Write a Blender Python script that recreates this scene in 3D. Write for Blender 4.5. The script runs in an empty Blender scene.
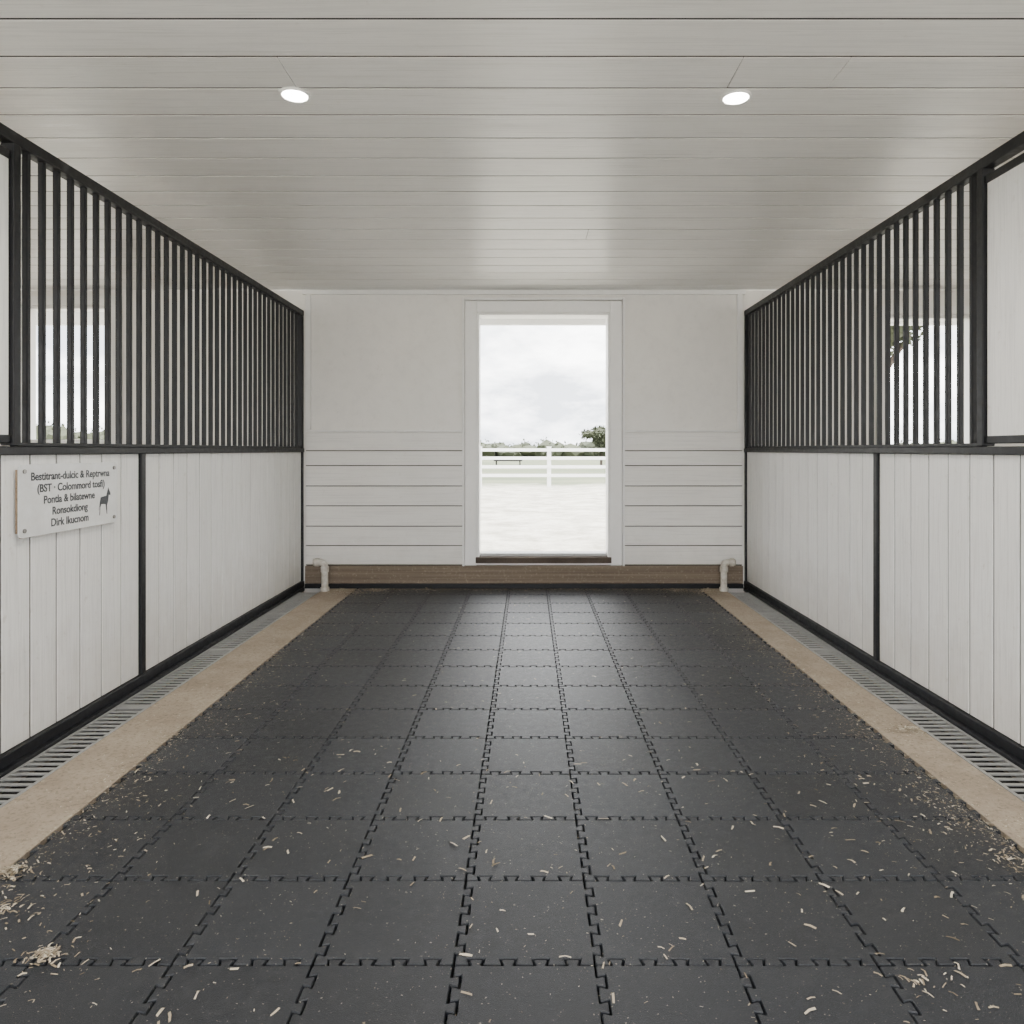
import bpy, bmesh, math, random
from mathutils import Vector, Matrix, noise
random.seed(7)
S = bpy.context.scene
COL = S.collection

# ------------------------------------------------------------ layout (metres)
EYE = 1.245
BACK = 6.55          # back wall face (y)
XL, XR = -2.045, 1.973
CEIL = 2.70
NEAR = -1.0
REAR = -1.4

# ------------------------------------------------------------ materials
def new_mat(name):
    m = bpy.data.materials.new(name); m.use_nodes = True
    nt = m.node_tree; b = nt.nodes['Principled BSDF']
    return m, nt, b
def N(nt, t, **kw):
    n = nt.nodes.new(t)
    for k, v in kw.items(): setattr(n, k, v)
    return n
def L(nt, a, b): nt.links.new(a, b)
def ramp(nt, fac, stops):
    r = N(nt, 'ShaderNodeValToRGB')
    els = r.color_ramp.elements
    while len(els) < len(stops): els.new(0.5)
    for e, (p, c) in zip(els, stops):
        e.position = p
        e.color = (c, c, c, 1) if isinstance(c, (int, float)) else (*c, 1)
    if fac is not None: L(nt, fac, r.inputs[0])
    return r.outputs[0]
def noise_tex(nt, scale, detail=5, rough=0.6, vscale=None, coord='Object'):
    tc = N(nt, 'ShaderNodeTexCoord')
    mp = N(nt, 'ShaderNodeMapping')
    L(nt, tc.outputs[coord], mp.inputs[0])
    if vscale: mp.inputs['Scale'].default_value = vscale
    n = N(nt, 'ShaderNodeTexNoise')
    n.inputs['Scale'].default_value = scale
    n.inputs['Detail'].default_value = detail
    n.inputs['Roughness'].default_value = rough
    L(nt, mp.outputs[0], n.inputs['Vector'])
    return n.outputs['Fac']
def mix(nt, fac, a, b, mode='MIX'):
    m = N(nt, 'ShaderNodeMix', data_type='RGBA', blend_type=mode)
    for sock, v in ((m.inputs[0], fac), (m.inputs[6], a), (m.inputs[7], b)):
        if isinstance(v, (int, float)): sock.default_value = v
        elif isinstance(v, tuple): sock.default_value = (*v, 1)
        else: L(nt, v, sock)
    return m.outputs[2]
def math_n(nt, op, a, b=None):
    m = N(nt, 'ShaderNodeMath', operation=op)
    for s, v in ((m.inputs[0], a), (m.inputs[1], b)):
        if v is None: continue
        if isinstance(v, (int, float)): s.default_value = v
        else: L(nt, v, s)
    return m.outputs[0]
def bump(nt, b, h, strength=0.2, dist=0.01):
    bp = N(nt, 'ShaderNodeBump')
    bp.inputs['Strength'].default_value = strength
    bp.inputs['Distance'].default_value = dist
    L(nt, h, bp.inputs['Height']); L(nt, bp.outputs[0], b.inputs['Normal'])
def island(nt):
    return N(nt, 'ShaderNodeNewGeometry').outputs['Random Per Island']

def painted(name, col, dirt=(0.42, 0.36, 0.28), grain=(1, 1, 1), rough=0.42, low_dirt=0.0, var=0.08, spots=0.25, gcol=0.15, gscale=18):
    m, nt, b = new_mat(name)
    big = noise_tex(nt, 2.2, 4, 0.65)
    sp = noise_tex(nt, 26, 3, 0.6)
    base = mix(nt, math_n(nt, 'MULTIPLY', ramp(nt, big, [(0.35, 0.0), (0.75, 1.0)]), 0.45), col, tuple(c*0.86 for c in col))
    base = mix(nt, math_n(nt, 'MULTIPLY', ramp(nt, sp, [(0.64, 0.0), (0.80, 1.0)]), spots), base, dirt)
    if var:
        base = mix(nt, math_n(nt, 'MULTIPLY', island(nt), var*2), base, tuple(c*0.8 for c in col))
    gr = noise_tex(nt, gscale, 4, 0.7, grain)
    base = mix(nt, math_n(nt, 'MULTIPLY', ramp(nt, gr, [(0.48, 0.0), (0.75, 1.0)]), gcol*2), base, tuple(c*0.68 for c in col))
    if low_dirt:
        tc = N(nt, 'ShaderNodeTexCoord'); sx = N(nt, 'ShaderNodeSeparateXYZ')
        L(nt, tc.outputs['Object'], sx.inputs[0])
        z = math_n(nt, 'ADD', sx.outputs['Z'], math_n(nt, 'MULTIPLY', noise_tex(nt, 7, 4, 0.7), 0.5))
        f = ramp(nt, z, [(0.30, low_dirt), (0.75, 0.0)])
        base = mix(nt, f, base, dirt)
    L(nt, base, b.inputs['Base Color'])
    L(nt, ramp(nt, gr, [(0.3, rough-0.08), (0.7, rough+0.12)]), b.inputs['Roughness'])
    bump(nt, b, gr, 0.35, 0.006)
    return m

M_ceil = painted('ceiling_white_paint', (0.90, 0.89, 0.87), grain=(0.10, 5, 1), rough=0.32, spots=0.2, var=0.12, gcol=0.30)
M_wall = painted('wall_white_paint', (0.88, 0.855, 0.815), grain=(1, 1, 1), rough=0.5, spots=0.2, var=0.0, gcol=0.10, gscale=9)
M_shiplap = painted('shiplap_white_paint', (0.88, 0.86, 0.825), grain=(0.12, 1, 5), rough=0.42, low_dirt=0.25, spots=0.25, var=0.06, gcol=0.25)
M_plank = painted('plank_white_paint', (0.88, 0.875, 0.86), grain=(5, 5, 0.18), rough=0.45, low_dirt=0.36, spots=0.38, var=0.10, gcol=0.30)
M_trim = painted('trim_white_paint', (0.88, 0.87, 0.85), rough=0.4, spots=0.15, var=0.0, gcol=0.05)
M_out = painted('exterior_white_paint', (0.8, 0.8, 0.8), rough=0.5, spots=0.05, var=0.0, gcol=0.05)

def metal(name, col, rough=0.4, metallic=0.6, rust=0.25, spec=0.5):
    m, nt, b = new_mat(name)
    n = noise_tex(nt, 30, 4, 0.7)
    c = mix(nt, math_n(nt, 'MULTIPLY', ramp(nt, n, [(0.55, 0.0), (0.75, 1.0)]), rust), col, (0.12, 0.10, 0.08))
    L(nt, c, b.inputs['Base Color'])
    b.inputs['Metallic'].default_value = metallic
    b.inputs['Specular IOR Level'].default_value = spec
    L(nt, ramp(nt, n, [(0.3, rough-0.1), (0.7, rough+0.15)]), b.inputs['Roughness'])
    bump(nt, b, n, 0.08, 0.003)
    return m
M_black = metal('black_powder_coat', (0.008, 0.0085, 0.0105), 0.45, 0.0, 0.14, 0.3)
M_galv = metal('galvanised_steel', (0.38, 0.38, 0.37), 0.45, 0.45, 0.4)
M_bolt = metal('bolt_steel', (0.25, 0.24, 0.23), 0.35, 0.9, 0.2)

# rubber
M_rub, nt, b = new_mat('black_rubber')
fine = noise_tex(nt, 420, 2, 0.7); med = noise_tex(nt, 30, 6, 0.75); big = noise_tex(nt, 1.6, 4, 0.7)
c = mix(nt, island(nt), (0.0085, 0.0102, 0.014), (0.017, 0.0198, 0.026))
c = mix(nt, ramp(nt, fine, [(0.56, 0.0), (0.72, 0.6)]), c, (0.085, 0.09, 0.10))
dust = math_n(nt, 'MULTIPLY', ramp(nt, med, [(0.46, 0.0), (0.74, 1.0)]), ramp(nt, big, [(0.38, 0.1), (0.7, 0.9)]))
c = mix(nt, math_n(nt, 'MULTIPLY', dust, 0.42), c, (0.14, 0.14, 0.14))
sp = noise_tex(nt, 120, 2, 0.5)
c = mix(nt, ramp(nt, sp, [(0.69, 0.0), (0.73, 0.8)]), c, (0.32, 0.29, 0.24))
L(nt, c, b.inputs['Base Color'])
L(nt, ramp(nt, med, [(0.3, 0.33), (0.7, 0.56)]), b.inputs['Roughness'])
b.inputs['Specular IOR Level'].default_value = 0.42
bump(nt, b, math_n(nt, 'ADD', fine, math_n(nt, 'MULTIPLY', med, 0.8)), 0.5, 0.003)

def rough_mat(name, c1, c2, c3, s1=3, s2=90, rough=0.9, bstr=0.5, bd=0.006):
    m, nt, b = new_mat(name)
    a = noise_tex(nt, s1, 5, 0.7); f = noise_tex(nt, s2, 4, 0.7)
    c = mix(nt, ramp(nt, a, [(0.35, 0.0), (0.68, 1.0)]), c1, c2)
    c = mix(nt, ramp(nt, f, [(0.5, 0.0), (0.72, 0.8)]), c, c3)
    L(nt, c, b.inputs['Base Color']); b.inputs['Roughness'].default_value = rough
    bump(nt, b, f, bstr, bd)
    return m
M_sand = rough_mat('sandy_concrete', (0.31, 0.25, 0.19), (0.42, 0.35, 0.27), (0.16, 0.125, 0.09), 4, 70)
M_groove = rough_mat('groove_shade_dust', (0.07, 0.066, 0.06), (0.11, 0.10, 0.09), (0.05, 0.046, 0.04))  # dark colour painted in for the shade and dust of board grooves
M_groove_d = rough_mat('ceiling_groove_shade_dust', (0.012, 0.011, 0.010), (0.02, 0.018, 0.016), (0.01, 0.01, 0.01))  # near-black tone standing in for shadow gaps with dust between ceiling boards
M_dark = rough_mat('channel_dark', (0.006, 0.006, 0.005), (0.01, 0.009, 0.008), (0.006, 0.006, 0.006))
M_slab = rough_mat('subfloor_dark', (0.003, 0.003, 0.003), (0.005, 0.005, 0.004), (0.008, 0.007, 0.006))
M_shav, nt, b = new_mat('wood_shaving')
L(nt, ramp(nt, island(nt), [(0.0, (0.20, 0.155, 0.10)), (0.5, (0.42, 0.35, 0.255)), (1.0, (0.68, 0.62, 0.50))]), b.inputs['Base Color'])
b.inputs['Roughness'].default_value = 0.8
M_beam, nt, b = new_mat('weathered_timber')
g = noise_tex(nt, 12, 6, 0.7, (0.04, 1, 4)); g2 = noise_tex(nt, 55, 3, 0.6)
c = ramp(nt, g, [(0.25, (0.085, 0.062, 0.044)), (0.5, (0.175, 0.135, 0.098)), (0.75, (0.28, 0.225, 0.168))])
c = mix(nt, ramp(nt, g2, [(0.56, 0.0), (0.72, 0.5)]), c, (0.36, 0.305, 0.23))
L(nt, c, b.inputs['Base Color']); b.inputs['Roughness'].default_value = 0.85
bump(nt, b, g, 0.3, 0.006)
M_thr = rough_mat('threshold_timber', (0.06, 0.045, 0.034), (0.11, 0.085, 0.065), (0.04, 0.03, 0.024))
M_pvc, nt, b = new_mat('pvc_pipe')
g = noise_tex(nt, 20, 4, 0.7)
L(nt, ramp(nt, g, [(0.35, (0.70, 0.68, 0.63)), (0.7, (0.40, 0.35, 0.28))]), b.inputs['Base Color'])
b.inputs['Roughness'].default_value = 0.35
M_sign, nt, b = new_mat('sign_white_enamel')
g = noise_tex(nt, 9, 4, 0.7)
L(nt, ramp(nt, g, [(0.3, (0.74, 0.75, 0.76)), (0.75, (0.60, 0.60, 0.60))]), b.inputs['Base Color'])
b.inputs['Roughness'].default_value = 0.3
M_ink, nt, b = new_mat('sign_ink')
g = noise_tex(nt, 60, 3, 0.6)
L(nt, ramp(nt, g, [(0.35, (0.02, 0.024, 0.032)), (0.7, (0.05, 0.055, 0.065))]), b.inputs['Base Color'])
M_brownedge = rough_mat('brown_edge', (0.20, 0.13, 0.08), (0.3, 0.22, 0.15), (0.1, 0.07, 0.05))  # mottled brown for the thin strips on the sign plate's edges
M_lamp, nt, b = new_mat('lamp_diffuser')
b.inputs['Base Color'].default_value = (1, 1, 1, 1)
b.inputs['Emission Color'].default_value = (1.0, 0.95, 0.86, 1)
b.inputs['Emission Strength'].default_value = 40
# outdoors
M_ground, nt, b = new_mat('paddock_ground')
tc = N(nt, 'ShaderNodeTexCoord'); sx = N(nt, 'ShaderNodeSeparateXYZ'); L(nt, tc.outputs['Object'], sx.inputs[0])
sandc = mix(nt, ramp(nt, noise_tex(nt, 1.5, 8, 0.8), [(0.38, 0.0), (0.62, 1.0)]), (0.20, 0.19, 0.155), (0.44, 0.425, 0.37))
grassc = mix(nt, ramp(nt, noise_tex(nt, 0.25, 6, 0.7, (0.3, 1, 1)), [(0.35, 0.0), (0.65, 1.0)]), (0.042, 0.058, 0.025), (0.12, 0.13, 0.075))
yy = math_n(nt, 'ADD', sx.outputs['Y'], math_n(nt, 'MULTIPLY', noise_tex(nt, 0.5, 6, 0.7), 8.0))
mr = N(nt, 'ShaderNodeMapRange'); L(nt, yy, mr.inputs[0])
mr.inputs[1].default_value = 30; mr.inputs[2].default_value = 33
L(nt, mix(nt, mr.outputs[0], sandc, grassc), b.inputs['Base Color'])
b.inputs['Roughness'].default_value = 0.95
M_leaf, nt, b = new_mat('tree_foliage')
g = noise_tex(nt, 0.6, 5, 0.7)
c = mix(nt, ramp(nt, g, [(0.35, 0.0), (0.68, 1.0)]), (0.018, 0.024, 0.012), (0.040, 0.048, 0.024))
c = mix(nt, math_n(nt, 'MULTIPLY', island(nt), 0.6), c, (0.055, 0.06, 0.032))
L(nt, c, b.inputs['Base Color']); b.inputs['Roughness'].default_value = 0.85
M_bark = rough_mat('tree_bark', (0.05, 0.04, 0.03), (0.08, 0.06, 0.05), (0.03, 0.02, 0.02), 4, 20)

# ------------------------------------------------------------ geometry helpers
def obj_from_bm(name, bm, mat, parent=None, smooth=False):
    me = bpy.data.meshes.new(name); bm.to_mesh(me); bm.free()
    o = bpy.data.objects.new(name, me); COL.objects.link(o)
    if mat: me.materials.append(mat)
    if smooth:
        for p in me.polygons: p.use_smooth = True
    if parent: o.parent = parent
    return o
def add_box(bm, x0, x1, y0, y1, z0, z1):
    v = [bm.verts.new(p) for p in ((x0,y0,z0),(x1,y0,z0),(x1,y1,z0),(x0,y1,z0),(x0,y0,z1),(x1,y0,z1),(x1,y1,z1),(x0,y1,z1))]
    for f in ((3,2,1,0),(4,5,6,7),(0,1,5,4),(1,2,6,5),(2,3,7,6),(3,0,4,7)):
        bm.faces.new([v[i] for i in f])
def boxes(name, lst, mat, bevel=0.0, parent=None):
    bm = bmesh.new()
    for t in lst: add_box(bm, *t)
    o = obj_from_bm(name, bm, mat, parent)
    if bevel:
        md = o.modifiers.new('bevel', 'BEVEL'); md.width = bevel; md.segments = 2; md.limit_method = 'ANGLE'
    return o
def empty(name):
    e = bpy.data.objects.new(name, None); COL.objects.link(e); return e
def add_cyl(bm, c, r, h, axis='Z', seg=24, r2=None):
    m = Matrix.Translation(c)
    if axis == 'X': m = m @ Matrix.Rotation(math.pi/2, 4, 'Y')
    if axis == 'Y': m = m @ Matrix.Rotation(math.pi/2, 4, 'X')
    bmesh.ops.create_cone(bm, cap_ends=True, segments=seg, radius1=r, radius2=r if r2 is None else r2, depth=h, matrix=m)

# ------------------------------------------------------------ floor
fl = empty('floor')
boxes('subfloor', [(-1.60, 1.585, REAR, BACK, -0.09, -0.022)], M_slab, parent=fl)
boxes('concrete_strips', [(-1.84, -1.556, REAR, BACK, -0.09, -0.005), (1.556, 1.76, REAR, BACK, -0.09, -0.005),
                          (-6.2, XL+0.005, REAR, BACK, -0.09, -0.006), (XR-0.005, 6.2, REAR, BACK, -0.09, -0.006)], M_sand, parent=fl)
boxes('channel_bed', [(XL, -1.84, REAR, BACK, -0.12, -0.085), (1.76, XR, REAR, BACK, -0.12, -0.085)], M_dark, parent=fl)

# interlocking rubber tiles (real jigsaw outlines); inset the sharp outline first, then round it
T = 0.342; X0 = -0.18 - 4*T; Y0 = 1.741 - 8*T; NX = 9; NY = 22
def edge_profile(n=4, a=0.021, m=0.014):
    pts = []; p = (T-2*m)/n
    for i in range(n):
        for u, v in ((.33, 0), (.24, 1), (.76, 1), (.67, 0)):
            pts.append((m+(i+u)*p, v*a))
    return pts
PR = edge_profile()
out = [(0, 0)] + [(u, v) for u, v in PR] + [(T, 0)] + [(T+v, u) for u, v in PR] + [(T, T)] \
    + [(u, T+v) for u, v in reversed(PR)] + [(0, T)] + [(v, u) for u, v in reversed(PR)]
out = [Vector(p) for p in out]
def inset(poly, d):
    res = []; n = len(poly)
    for i in range(n):
        p0, p, p1 = poly[i-1], poly[i], poly[(i+1) % n]
        e0 = (p-p0).normalized(); e1 = (p1-p).normalized()
        n0 = Vector((-e0.y, e0.x)); n1 = Vector((-e1.y, e1.x))
        m = n0+n1
        res.append(p + m*(2/m.length_squared)*d)
    return res
def rounded(poly, r):
    res = []; n = len(poly)
    for i in range(n):
        p0, p, p1 = poly[i-1], poly[i], poly[(i+1) % n]
        a, c = (p0-p), (p1-p)
        ra = min(r, a.length*0.35); rc = min(r, c.length*0.35)
        A = p + a.normalized()*ra; C = p + c.normalized()*rc
        for t in (0, .33, .67, 1): res.append(A*(1-t)**2 + p*2*t*(1-t) + C*t*t)
    return res
o1 = rounded(inset(out, 0.0024), 0.005); o2 = rounded(inset(out, 0.0040), 0.005)
bm = bmesh.new()
for ix in range(NX):
    for iy in range(NY):
        ox, oy = X0+ix*T, Y0+iy*T
        dz = random.uniform(-0.0008, 0.0)
        jx, jy = random.uniform(-.0005, .0005), random.uniform(-.0005, .0005)
        if oy + T > BACK - 0.02: continue
        r0 = [bm.verts.new((ox+jx+p.x, oy+jy+p.y, -0.022)) for p in o1]
        r1 = [bm.verts.new((ox+jx+p.x, oy+jy+p.y, -0.0025+dz)) for p in o1]
        r2 = [bm.verts.new((ox+jx+p.x, oy+jy+p.y, dz)) for p in o2]
        n = len(r0)
        for i in range(n):
            j = (i+1) % n
            bm.faces.new((r0[i], r0[j], r1[j], r1[i])); bm.faces.new((r1[i], r1[j], r2[j], r2[i]))
        bm.faces.new(r2)          # left as one n-gon on purpose
obj_from_bm('rubber_floor_mat', bm, M_rub)

# drain grates
def drain(x0, x1):
    bm = bmesh.new()
    z1 = -0.003
    add_box(bm, x0, x0+0.014, 0.0, BACK-0.24, -0.04, z1)
    add_box(bm, x1-0.014, x1, 0.0, BACK-0.24, -0.04, z1)
    y = 0.0
    while y < BACK-0.25:
        add_box(bm, x0+0.012, x1-0.012, y, y+0.016, -0.009, z1-0.001)
        y += 0.044
    y = 0.5
    while y < BACK-0.3:
        add_box(bm, x0+0.01, x1-0.01, y-0.018, y+0.018, -0.03, z1+0.0006); y += 1.0
    return obj_from_bm('drain_grate', bm, M_galv)
drain(-2.005, -1.84); drain(1.762, 1.932)

# ------------------------------------------------------------ ceiling
ce = empty('ceiling')
bm = bmesh.new(); BW = 0.232; y = BACK; first = True
joints = {2.78: [-0.93, 0.80, 1.2], 4.9: [0.4], 3.7: [-2.6]}
while y > REAR:
    w = 0.18 if first else BW; first = False
    js = []
    for k, v in joints.items():
        if y-w < k <= y: js = v
    xs = [-6.2] + sorted(js) + [6.2]
    for xa, xb in zip(xs, xs[1:]):
        dz = random.uniform(0, 0.001)
        add_box(bm, xa+0.0015, xb-0.0015, y-w+0.014, y, CEIL+dz, CEIL+0.02)
    y -= w
o = obj_from_bm('ceiling_boards', bm, M_ceil, ce)
boxes('ceiling_backing', [(-6.2, 6.2, REAR, BACK, CEIL+0.0035, CEIL+0.10)], M_groove_d, parent=ce)  # sits high in the grooves so its dark colour reads as shade

# ------------------------------------------------------------ back wall
DX0, DX1, DZ0, DZ1 = -0.464, 0.745, 0.272, 2.49
WL = (-4.60, -3.77, 1.31, 2.56); WR = (3.24, 4.06, 1.27, 2.47)
TH = 0.14
wb = empty('wall_back')
B0, B1 = BACK, BACK+TH
wall = [(-6.3, WL[0], B0, B1, -0.09, CEIL), (WL[0], WL[1], B0, B1, -0.09, WL[2]), (WL[0], WL[1], B0, B1, WL[3], CEIL),
        (WL[1], DX0, B0, B1, -0.09, CEIL), (DX0, DX1, B0, B1, -0.09, DZ0), (DX0, DX1, B0, B1, DZ1, CEIL),
        (DX1, WR[0], B0, B1, -0.09, CEIL), (WR[0], WR[1], B0, B1, -0.09, WR[2]), (WR[0], WR[1], B0, B1, WR[3], CEIL),
        (WR[1], 6.3, B0, B1, -0.09, CEIL)]
boxes('plaster', wall, M_wall, parent=wb)
zs = [0.20, 0.375, 0.55, 0.735, 0.915, 1.10, 1.235, 1.405]
bm = bmesh.new()
for i in range(len(zs)-1):
    for xa, xb in ((XL+0.03, DX0-0.128), (DX1+0.128, XR-0.03)):
        add_box(bm, xa, xb, B0-0.024, B0, zs[i]+0.008, zs[i+1])
o = obj_from_bm('shiplap_boards', bm, M_shiplap, wb)
md = o.modifiers.new('bevel', 'BEVEL'); md.width = 0.002; md.segments = 1
boxes('shiplap_backing', [(XL+0.03, DX0-0.129, B0-0.019, B0, .2, 1.405), (DX1+0.129, XR-0.03, B0-0.019, B0, .2, 1.405)], M_groove, parent=wb)  # dark strip behind the joints, shade put into the colour
boxes('trim_1', [(XL+0.03, DX0-0.128, B0-0.034, B0, 1.408, 1.426), (DX1+0.128, XR-0.03, B0-0.034, B0, 1.408, 1.426)], M_trim, 0.003, wb)
boxes('trim_2', [(XL, XR, B0-0.03, B0, CEIL-0.045, CEIL-0.002)], M_trim, 0.004, wb)
boxes('corner_trim', [(XL+0.028, XL+0.075, B0-0.03, B0, 1.43, CEIL-0.045), (XR-0.075, XR-0.028, B0-0.03, B0, 1.43, CEIL-0.045)], M_trim, 0.003, wb)
boxes('baseboard_back', [(XL+0.03, XR-0.03, B0-0.05, B0, 0.038, 0.198)], M_beam, 0.006)
boxes('trim_3', [(XL+0.03, XR-0.03, B0-0.06, B0-0.001, -0.004, 0.037)], M_black, 0.003)

dr = empty('door_1')
c = 0.105
boxes('casing', [(DX0-c, DX0, B0-0.040, B0+0.002, 0.20, DZ1+c), (DX1, DX1+c, B0-0.040, B0+0.002, 0.20, DZ1+c),
                 (DX0, DX1, B0-0.040, B0+0.002, DZ1, DZ1+c)], M_trim, 0.004, dr)
boxes('casing_outer_lip', [(DX0-c-0.022, DX0-c-.003, B0-0.075, B0, 0.20, DZ1+c+0.022), (DX1+c+.003, DX1+c+0.022, B0-0.075, B0, 0.20, DZ1+c+0.022),
                 (DX0-c, DX1+c, B0-0.075, B0, DZ1+c+.003, DZ1+c+0.022)], M_trim, 0.003, dr)
boxes('jamb', [(DX0, DX0+0.022, B0-0.03, B1+0.02, DZ0, DZ1), (DX1-0.022, DX1, B0-0.03, B1+0.02, DZ0, DZ1),
               (DX0+0.022, DX1-0.022, B0-0.03, B1+0.02, DZ1-0.022, DZ1)], M_trim, 0.003, dr)
boxes('threshold', [(DX0-0.01, DX1+0.01, B0-0.05, B1+0.05, DZ0-0.05, DZ0+0.004)], M_thr, 0.005, dr)
boxes('threshold_plate', [(DX0+0.03, DX1-0.03, B0+0.02, B1+0.03, DZ0+0.004, DZ0+0.03)], M_galv, 0.003, dr)

def window(name, w):
    x0, x1, z0, z1 = w; e = empty(name)
    boxes('casing', [(x0-0.08, x0, B0-0.03, B0, z0-0.08, z1+0.08), (x1, x1+0.08, B0-0.03, B0, z0-0.08, z1+0.08),
                     (x0, x1, B0-0.03, B0, z1, z1+0.08), (x0, x1, B0-0.05, B0, z0-0.08, z0)], M_trim, 0.004, e)
    boxes('jamb', [(x0, x0+0.03, B0, B1, z0, z1), (x1-0.03, x1, B0, B1, z0, z1), (x0+0.03, x1-0.03, B0, B1, z1-0.03, z1), (x0+0.03, x1-0.03, B0, B1, z0, z0+0.03)], M_trim, 0.003, e)
window('window_1', WL); window('window_2', WR)

boxes('wall_left', [(-6.3, -6.2, REAR, BACK, -0.09, CEIL)], M_wall)
boxes('wall_right', [(6.2, 6.3, REAR, BACK, -0.09, CEIL)], M_wall)

# ------------------------------------------------------------ stall partitions
def partition(name, xf, side, ypost_up, ypost_low):
    e = empty(name)
    def X(a, b):
        a, b = xf+side*a, xf+side*b
        return (min(a, b), max(a, b))
    bm = bmesh.new(); w = 0.1655
    def plank(ya, yb, z0, z1):
        j = random.uniform(0, 0.0015)
        add_box(bm, *X(0.006+j, 0.034), ya+0.0055, yb-0.0055, z0, z1)
    y = ypost_low+0.022
    while y < BACK-0.04:
        plank(y, min(y+w, BACK-0.03), 0.06, 1.225); y += w
    y = ypost_low-0.022
    while y > NEAR:
        plank(y-w, y, 0.06, 1.225); y -= w
    y = ypost_up-0.02
    while y > NEAR:
        plank(y-0.33, y, 1.30, 2.40); y -= 0.33
    o = obj_from_bm('planks', bm, M_plank, e)
    md = o.modifiers.new('bevel', 'BEVEL'); md.width = 0.002; md.segments = 1
    boxes('plank_backing', [(*X(0.012, 0.040), NEAR, BACK-0.01, 0.05, 1.225), (*X(0.012, 0.04), NEAR, ypost_up-0.02, 1.29, 2.42)], M_groove, parent=e)  # dark sheet close behind the planks, paints the groove shade
    fr = [(*X(-0.012, 0.048), NEAR, BACK-0.002, 1.225, 1.260),
          (*X(-0.008, 0.045), NEAR, BACK-0.002, 2.463, 2.512),
          (*X(-0.012, 0.048), NEAR, BACK-0.002, 0.0, 0.058),
          (*X(-0.006, 0.042), BACK-0.045, BACK-0.002, 0.06, 2.463),
          (*X(-0.008, 0.045), ypost_low-0.022, ypost_low+0.022, 0.06, 1.226),
          (*X(-0.010, 0.045), ypost_up-0.020, ypost_up+0.022, 1.262, 2.463),
          (*X(0.0, 0.04), NEAR, ypost_up-0.02, 1.272, 1.305),
          (*X(0.0, 0.04), NEAR, ypost_up-0.02, 2.395, 2.43),
          (*X(-0.008, 0.045), NEAR, NEAR+0.05, 0.0, 2.463)]
    boxes('steel_frame', fr, M_black, 0.004, e)
    boxes('bar_sill', [(*X(0.002, 0.036), ypost_up+0.02, BACK-0.045, 1.260, 1.275)], M_black, 0.002, e)
    boxes('foot_flange', [(*X(-0.038, -0.010), NEAR, BACK-0.08, -0.02, 0.012)], M_black, 0.003, e)
    bm = bmesh.new(); p = 0.0955
    y = ypost_up+p*0.95
    while y < BACK-0.07:
        add_box(bm, *X(0.006, 0.030), y-0.0125, y+0.0125, 1.27, 2.47); y += p
    o = obj_from_bm('grille_bars', bm, M_black, e)
    md = o.modifiers.new('bevel', 'BEVEL'); md.width = 0.005; md.segments = 2
    return e
partition('stall_partition', XL, -1, 2.870, 3.82)
partition('stall_partition', XR, +1, 3.13, 4.08)

# ------------------------------------------------------------ sign
sg = empty('stable_sign')
bm = bmesh.new()
SY0, SY1, SZ0, SZ1 = 2.872, 3.560, 0.890, 1.186
add_box(bm, XL+0.008, XL+0.014, SY0, SY1, SZ0, SZ1)
ed = [e for e in bm.edges if abs((e.verts[0].co-e.verts[1].co).x) > 0.004]
bmesh.ops.bevel(bm, geom=ed, offset=0.022, segments=5, affect='EDGES', profile=0.5)
obj_from_bm('plate', bm, M_sign, sg)
boxes('edge_rim', [(XL+0.0, XL+0.009, SY0-0.001, SY0+0.003, SZ0+0.02, SZ1-0.02), (XL, XL+0.009, SY0+0.02, SY1-0.02, SZ0-0.002, SZ0+0.002)], M_brownedge, parent=sg)
bm = bmesh.new()
for yb in (SY0+0.030, SY1-0.030):
    for zb in (SZ0+0.028, SZ1-0.028):
        add_cyl(bm, (XL+0.016, yb, zb), 0.009, 0.006, 'X', 12)
obj_from_bm('screws', bm, M_bolt, sg)
lines = ["Bestitrant-dulcic & Reptrwna", "(BST · Colommord tosfi)", "Pontla & bilatewne", "Ronsokdiong", "Dirk Ikucnom"]
cy = (SY0+SY1)/2
for i, t in enumerate(lines):
    cu = bpy.data.curves.new('lettering', 'FONT'); cu.body = t; cu.size = 0.047; cu.align_x = 'CENTER'; cu.align_y = 'CENTER'
    cu.offset = 0.0010; cu.extrude = 0.0004
    to = bpy.data.objects.new('lettering_%d' % (i+1), cu); COL.objects.link(to)
    yc = cy if i < 2 else cy-0.02
    to.matrix_world = Matrix(((0, 0, 1, XL+0.0148), (1, 0, 0, yc), (0, 1, 0, SZ1-0.052-i*0.050), (0, 0, 0, 1)))
    cu.materials.append(M_ink); to.parent = sg
hs = [(0,0),(.06,0),(.10,.30),(.20,.42),(.55,.40),(.66,.02),(.72,.02),(.70,.35),(.80,.5),(.86,.75),(1.0,.72),(1.02,.80),(.86,.98),(.80,1.05),(.76,.96),(.62,.72),(.30,.70),(.12,.68),(.02,.45),(-.05,.2),(-.02,.2),(.08,.5),(.04,.28)]
bm = bmesh.new()
vs = [bm.verts.new((XL+0.0146, 3.41+u*0.09, 0.935+v*0.125)) for u, v in hs]
bm.faces.new(vs)
obj_from_bm('horse_emblem', bm, M_ink, sg)

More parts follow.
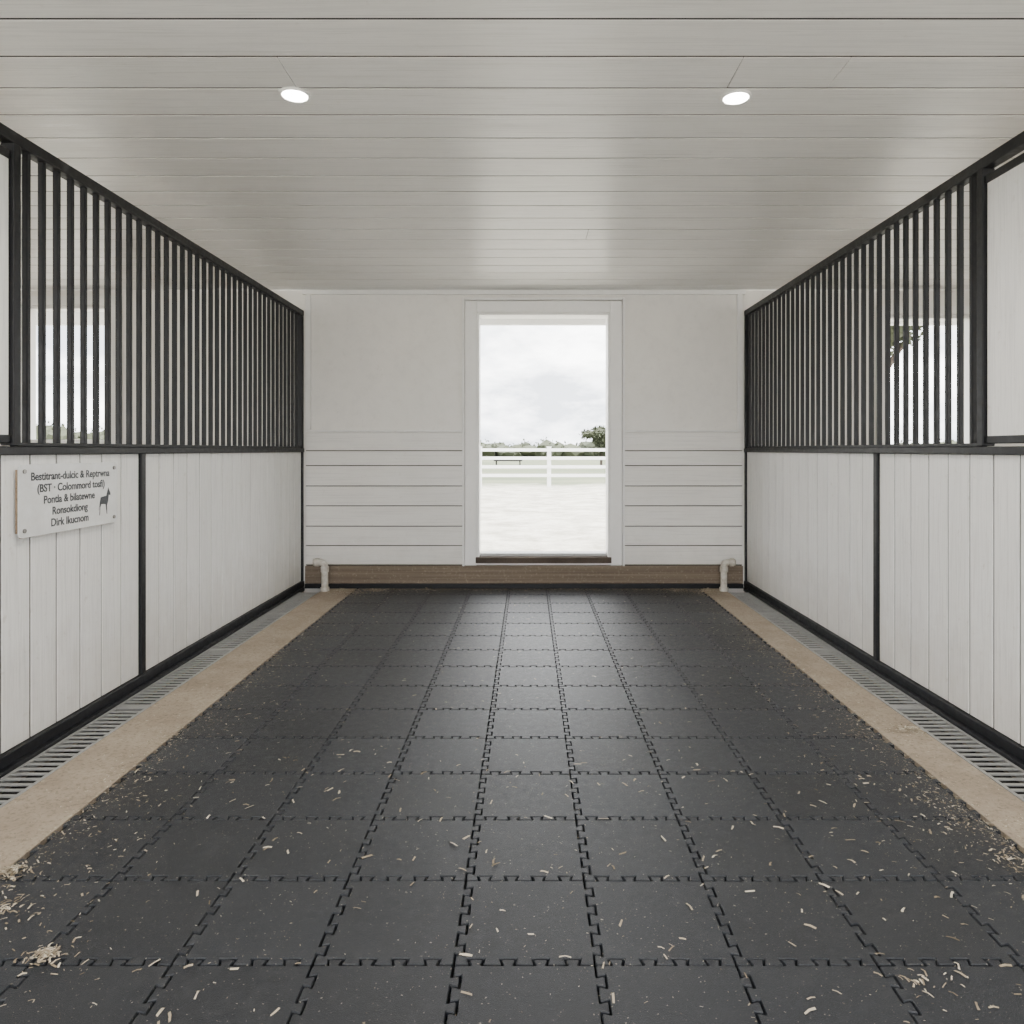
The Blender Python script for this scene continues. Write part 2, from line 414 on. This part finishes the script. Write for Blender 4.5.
# ------------------------------------------------------------ downlights
for x, y in ((-0.955, 2.95), (0.858, 2.97), (-0.955, -0.5), (0.858, -0.5)):  # first two are the stall's own; rear pair is unseen, added for brightness
    e = empty('recessed_downlight')
    bm = bmesh.new(); ro, ri, sgm = 0.064, 0.050, 40
    prof = [(ro, CEIL+0.002), (ro, CEIL-0.004), (ro-0.004, CEIL-0.007), (ri+0.002, CEIL-0.006), (ri, CEIL-0.001)]
    rings = [[bm.verts.new((x+r*math.cos(2*math.pi*k/sgm), y+r*math.sin(2*math.pi*k/sgm), z)) for k in range(sgm)] for r, z in prof]
    for a, c2 in zip(rings, rings[1:]):
        for k in range(sgm): bm.faces.new((a[k], a[(k+1) % sgm], c2[(k+1) % sgm], c2[k]))
    obj_from_bm('trim_ring', bm, M_trim, e, True)
    bm = bmesh.new(); add_cyl(bm, (x, y, CEIL-0.0025), ri, 0.004, 'Z', 40)
    obj_from_bm('diffuser', bm, M_lamp, e)
    ld = bpy.data.lights.new('lamp', 'SPOT'); ld.energy = 65; ld.color = (1, 0.94, 0.85); ld.spot_size = math.radians(155); ld.spot_blend = 0.8; ld.shadow_soft_size = 0.05
    lo = bpy.data.objects.new('lamp', ld); COL.objects.link(lo); lo.location = (x, y, CEIL-0.03); lo.parent = e

# ------------------------------------------------------------ PVC stand pipes
def pipe(x, side):
    e = empty('pvc_drain_pipe')
    R = 0.029; y = BACK-0.17; zt = 0.25; br = 0.042
    path = [(x, y, -0.004), (x, y, zt-br)]
    for k in range(1, 7):
        a = math.pi/2*k/6
        path.append((x+side*(br-br*math.cos(a)), y, zt-br+br*math.sin(a)))
    path.append((x+side*0.10, y, zt))
    bm = bmesh.new(); prev = None; sg_ = 20
    for i, p in enumerate(path):
        p = Vector(p); q = Vector(path[min(i+1, len(path)-1)]) - Vector(path[max(i-1, 0)]); q.normalize()
        s = Vector((0, 1, 0)); t = q.cross(s)
        ring = [bm.verts.new(p + s*R*math.cos(2*math.pi*k/sg_) + t*R*math.sin(2*math.pi*k/sg_)) for k in range(sg_)]
        if prev:
            for k in range(sg_): bm.faces.new((prev[k], prev[(k+1) % sg_], ring[(k+1) % sg_], ring[k]))
        prev = ring
    bm.faces.new(prev)
    bmesh.ops.recalc_face_normals(bm, faces=bm.faces)
    obj_from_bm('bent_tube', bm, M_pvc, e, True)
    bm = bmesh.new()
    add_cyl(bm, (x, y, zt-br-0.02), R+0.007, 0.045, 'Z'); add_cyl(bm, (x+side*0.07, y, zt), R+0.007, 0.035, 'X')
    add_cyl(bm, (x, y, 0.012), R+0.010, 0.032, 'Z')
    obj_from_bm('couplings', bm, M_pvc, e, False)
PIPES = ((-1.80, -1), (1.735, 1))
for a in PIPES: pipe(*a)

# ------------------------------------------------------------ wood shavings
bm = bmesh.new()
def flake(x, y, z, ln, wd, curl=0.3):
    if x < -1.83 or x > 1.75 or y > BACK-0.09: return
    for px, _s in PIPES:
        if abs(x-px) < .07 and abs(y-(BACK-.17)) < .07: return
    ang = random.uniform(0, math.pi); ca, sa = math.cos(ang), math.sin(ang)
    h = ln*curl*random.uniform(0.0, 0.35); tw = random.uniform(-0.6, 0.6)
    seg = 2 if ln > .01 else 1; pv = None; bend = random.uniform(-0.25, 0.25)*ln
    s0, s1 = random.uniform(-.3, .3)*wd, random.uniform(-.3, .3)*wd
    for i in range(seg+1):
        t = i/seg - 0.5
        u = t*ln; hz = h*(1-4*t*t)+0.0012; w = wd*random.uniform(0.7, 1.15)/2
        off = bend*t*t; sk = s0*(1-i/seg)+s1*i/seg
        a = bm.verts.new((x+ca*(u+sk)-sa*(w+off), y+sa*(u+sk)+ca*(w+off), z+hz+w*tw*0.5+abs(w*tw)*.5))
        b_ = bm.verts.new((x+ca*(u-sk)-sa*(-w+off), y+sa*(u-sk)+ca*(-w+off), z+hz-w*tw*0.5+abs(w*tw)*.5))
        if pv: bm.faces.new((pv[0], pv[1], b_, a))
        pv = (a, b_)
def scatter(n, fx, fy, l0, l1, z=0.0, curl=.3):
    for _ in range(n):
        l = l0+(l1-l0)*random.random()**2.2
        flake(fx(), fy(), z, l, min(0.006, l*random.uniform(.16, .38)), curl)
R_ = random.uniform
MX0, MX1 = X0, X0+NX*T
scatter(560, lambda: R_(MX0, MX1), lambda: R_(1.3, 3.0), .005, .034)
scatter(620, lambda: R_(MX0, MX1), lambda: R_(2.6, 6.3), .005, .024)
scatter(7000, lambda: R_(MX0, MX1), lambda: R_(1.3, 6.4), .0015, .005)
for e_, s in ((MX0, 1), (MX1, -1)):
    scatter(1300, lambda: e_ + s*abs(random.gauss(0, .22)) - s*.01, lambda: R_(1.3, 6.45), .004, .018)
    scatter(6500, lambda: e_ + random.gauss(0, .065), lambda: R_(1.3, 6.45), .0015, .007)
    for _ in range(26):
        cx, cy_ = e_ + s*R_(-.05, .10), R_(1.5, 6.3)
        for _ in range(int(R_(15, 70))):
            flake(cx+random.gauss(0, .04), cy_+random.gauss(0, .09), R_(0, .003), R_(.002, .012), R_(.0015, .004))
scatter(1100, lambda: R_(-1.83, -1.55), lambda: R_(1.5, 6.5), .003, .012, -.004)
scatter(1100, lambda: R_(1.56, 1.75), lambda: R_(1.5, 6.5), .003, .012, -.004)
scatter(2200, lambda: R_(-1.8, 1.7), lambda: 6.45 - abs(random.gauss(0, .05)), .006, .018)
def clump(cx, cy, r, n, h, big=.026):
    for _ in range(n):
        a = R_(0, 6.28); q = abs(random.gauss(0, .5)); q = min(q, 1.5)
        flake(cx+math.cos(a)*q*r, cy+math.sin(a)*q*r*.7, h*max(0, 1-q)*R_(0, 1), R_(.006, big), R_(.002, .005), .5)
for cx, cy, r, n, h in ((-1.19, 1.77, .06, 110, .014), (-1.52, 2.12, .07, 140, .018), (-1.42, 1.95, .16, 50, .003), (0.92, 1.68, .14, 26, .003), (1.46, 2.2, .10, 40, .005),
                     (-1.62, 6.25, .18, 500, .05), (-1.35, 6.35, .2, 300, .02), (1.56, 6.25, .16, 450, .05), (1.3, 6.35, .2, 250, .02), (-.9, 6.4, .3, 150, .01), (1.70, 3.2, .12, 160, .01)):
    clump(cx, cy, r, n, h)
obj_from_bm('wood_shavings', bm, M_shav)

# ------------------------------------------------------------ outdoors
GZ = -0.10
bm = bmesh.new()
add_box(bm, -260, 260, -60, 320, GZ-0.3, GZ)
obj_from_bm('ground', bm, M_ground)
boxes('roof_eave', [(-6.6, 6.6, B1, 7.75, 2.74, 2.80), (-6.6, 6.6, 7.70, 7.76, 2.585, 2.86)] +
      [(x-0.04, x+0.04, B1, 7.70, 2.66, 2.74) for x in (-5.4, -4.2, -3, -1.8, -.6, .17, 1.5, 2.7, 3.9, 5.1)], M_out, 0.004)
bm = bmesh.new(); FY = 26.0; k = -20
while k <= 20:
    x = 0.76+k*2.5
    add_box(bm, x-.07, x+.07, FY-.07, FY+.07, GZ, 1.34)
    add_box(bm, x-.09, x+.09, FY-.09, FY+.09, 1.34, 1.37)
    k += 1
for z in (0.33, 0.64, 0.95, 1.25):
    add_box(bm, -50, 51, FY-.10, FY-.06, z-.055, z+.055)
obj_from_bm('paddock_fence', bm, M_out)
def blob(bm, c, r, sub=3):
    res = bmesh.ops.create_icosphere(bm, subdivisions=sub, radius=1.0)
    sd = Vector((R_(0, 90), R_(0, 90), R_(0, 90)))
    for v in res['verts']:
        n = v.co.normalized()
        d = 1 + .35*noise.noise(n*1.6+sd) + .22*noise.noise(n*5+sd) + .12*noise.noise(n*11+sd)
        v.co = Vector(c) + Vector((n.x*r[0]*d, n.y*r[1]*d, n.z*r[2]*d))
def leaves(bm, c, r, n, s):
    """a cloud of small leaf sprays, each a bent two-quad card"""
    for _ in range(n):
        d = Vector((random.gauss(0, 1), random.gauss(0, 1), random.gauss(0, 1))).normalized() * random.random()**.4
        p = Vector(c) + Vector((d.x*r[0], d.y*r[1], d.z*r[2]))
        u = Vector((random.gauss(0, 1), random.gauss(0, 1), random.gauss(0, 1))).normalized()
        w = u.cross(Vector((R_(-1, 1), R_(-1, 1), R_(-1, 1)))).normalized()
        q = s*R_(.6, 1.3)
        v = [bm.verts.new(p+x) for x in (-u*q, w*q*.55, u*q, -w*q*.55)]
        bm.faces.new(v)
bm = bmesh.new(); x = -130
while x < 130:
    h = R_(1.9, 3.1) * (1.9 if x < -60 else 1)
    w = R_(1.2, 2.8); yy_ = 120+R_(-6, 6)
    blob(bm, (x, yy_, GZ+h*.42), (w, 3, h*.52), 2)
    leaves(bm, (x, yy_, GZ+h*.55), (w*1.15, 3, h*.62), 60, .28)
    x += w*R_(.5, .8)
obj_from_bm('distant_treeline', bm, M_leaf)
def tree(x, y, h, w, lo=.5, n=14, ls=.14):
    e = empty('shade_tree')
    bm = bmesh.new(); add_cyl(bm, (x, y, GZ+h*.25), h*.03, h*.5, 'Z', 12, h*.02)
    for s in (-1, 1):
        m = Matrix.Translation((x+s*w*.2, y, GZ+h*.5)) @ Matrix.Rotation(s*.6, 4, 'Y')
        bmesh.ops.create_cone(bm, cap_ends=True, segments=8, radius1=h*.018, radius2=h*.008, depth=h*.35, matrix=m)
    obj_from_bm('trunk', bm, M_bark, e)
    bm = bmesh.new()
    for _ in range(n):
        a = R_(0, 6.28); q = R_(0, .6)*w
        c0 = (x+math.cos(a)*q, y+math.sin(a)*q, GZ+h*R_(lo, .84))
        blob(bm, c0, (w*.24, w*.24, h*.075), 3)
        leaves(bm, c0, (w*.38, w*.38, h*.13), 220, ls)
    obj_from_bm('canopy', bm, M_leaf, e)
tree(6.1, 60, 3.7, 2.1, .35, 16, .13); tree(9.9, 21, 7.4, 2.7, .66, 20, .11); tree(-46, 58, 4.2, 4)
tr = empty('feed_trough')
bm = bmesh.new()
tx, ty = -1.6, 58
for s in (-1, 1):
    add_box(bm, tx-1.15, tx+1.15, ty+s*.35-.03, ty+s*.35+.03, .35, .72)
    for u in (-.95, .95): add_box(bm, tx+u-.05, tx+u+.05, ty+s*.3-.05, ty+s*.3+.05, GZ, .36)
for s in (-1, 1): add_box(bm, tx+s*1.12-.03, tx+s*1.12+.03, ty-.35, ty+.35, .35, .72)
add_box(bm, tx-1.12, tx+1.12, ty-.35, ty+.35, .34, .38)
obj_from_bm('tub', bm, M_dark, tr)

# ------------------------------------------------------------ world (bright overcast) + veiled sun
W = bpy.data.worlds.new('World'); S.world = W; W.use_nodes = True
nt = W.node_tree; bg = nt.nodes['Background']
tc = N(nt, 'ShaderNodeTexCoord'); mp = N(nt, 'ShaderNodeMapping'); L(nt, tc.outputs['Generated'], mp.inputs[0])
mp.inputs['Scale'].default_value = (1, 1, 2.6)
nz = N(nt, 'ShaderNodeTexNoise'); nz.inputs['Scale'].default_value = 4.2; nz.inputs['Detail'].default_value = 8; nz.inputs['Roughness'].default_value = 0.6
L(nt, mp.outputs[0], nz.inputs['Vector'])
L(nt, ramp(nt, nz.outputs['Fac'], [(0.40, (0.36, 0.38, 0.41)), (0.60, (1.0, 1.0, 0.99))]), bg.inputs['Color'])
bg.inputs['Strength'].default_value = 9.9
sl = bpy.data.lights.new('sun', 'SUN'); sl.energy = 23; sl.angle = math.radians(25); sl.color = (1, .97, .92)
so = bpy.data.objects.new('sun', sl); COL.objects.link(so); so.rotation_euler = (math.radians(4), math.radians(8), 0); so.location = (0, 0, 20)

# ------------------------------------------------------------ camera
cam = bpy.data.cameras.new('camera'); co = bpy.data.objects.new('camera', cam); COL.objects.link(co)
co.location = (0, 0, EYE); co.rotation_euler = (math.pi/2, 0, 0)
cam.sensor_width = 36; cam.lens = 720/1024*36
cam.shift_x = -16/1024; cam.shift_y = -62/1024
cam.clip_start = 0.05; cam.clip_end = 1000
S.camera = co
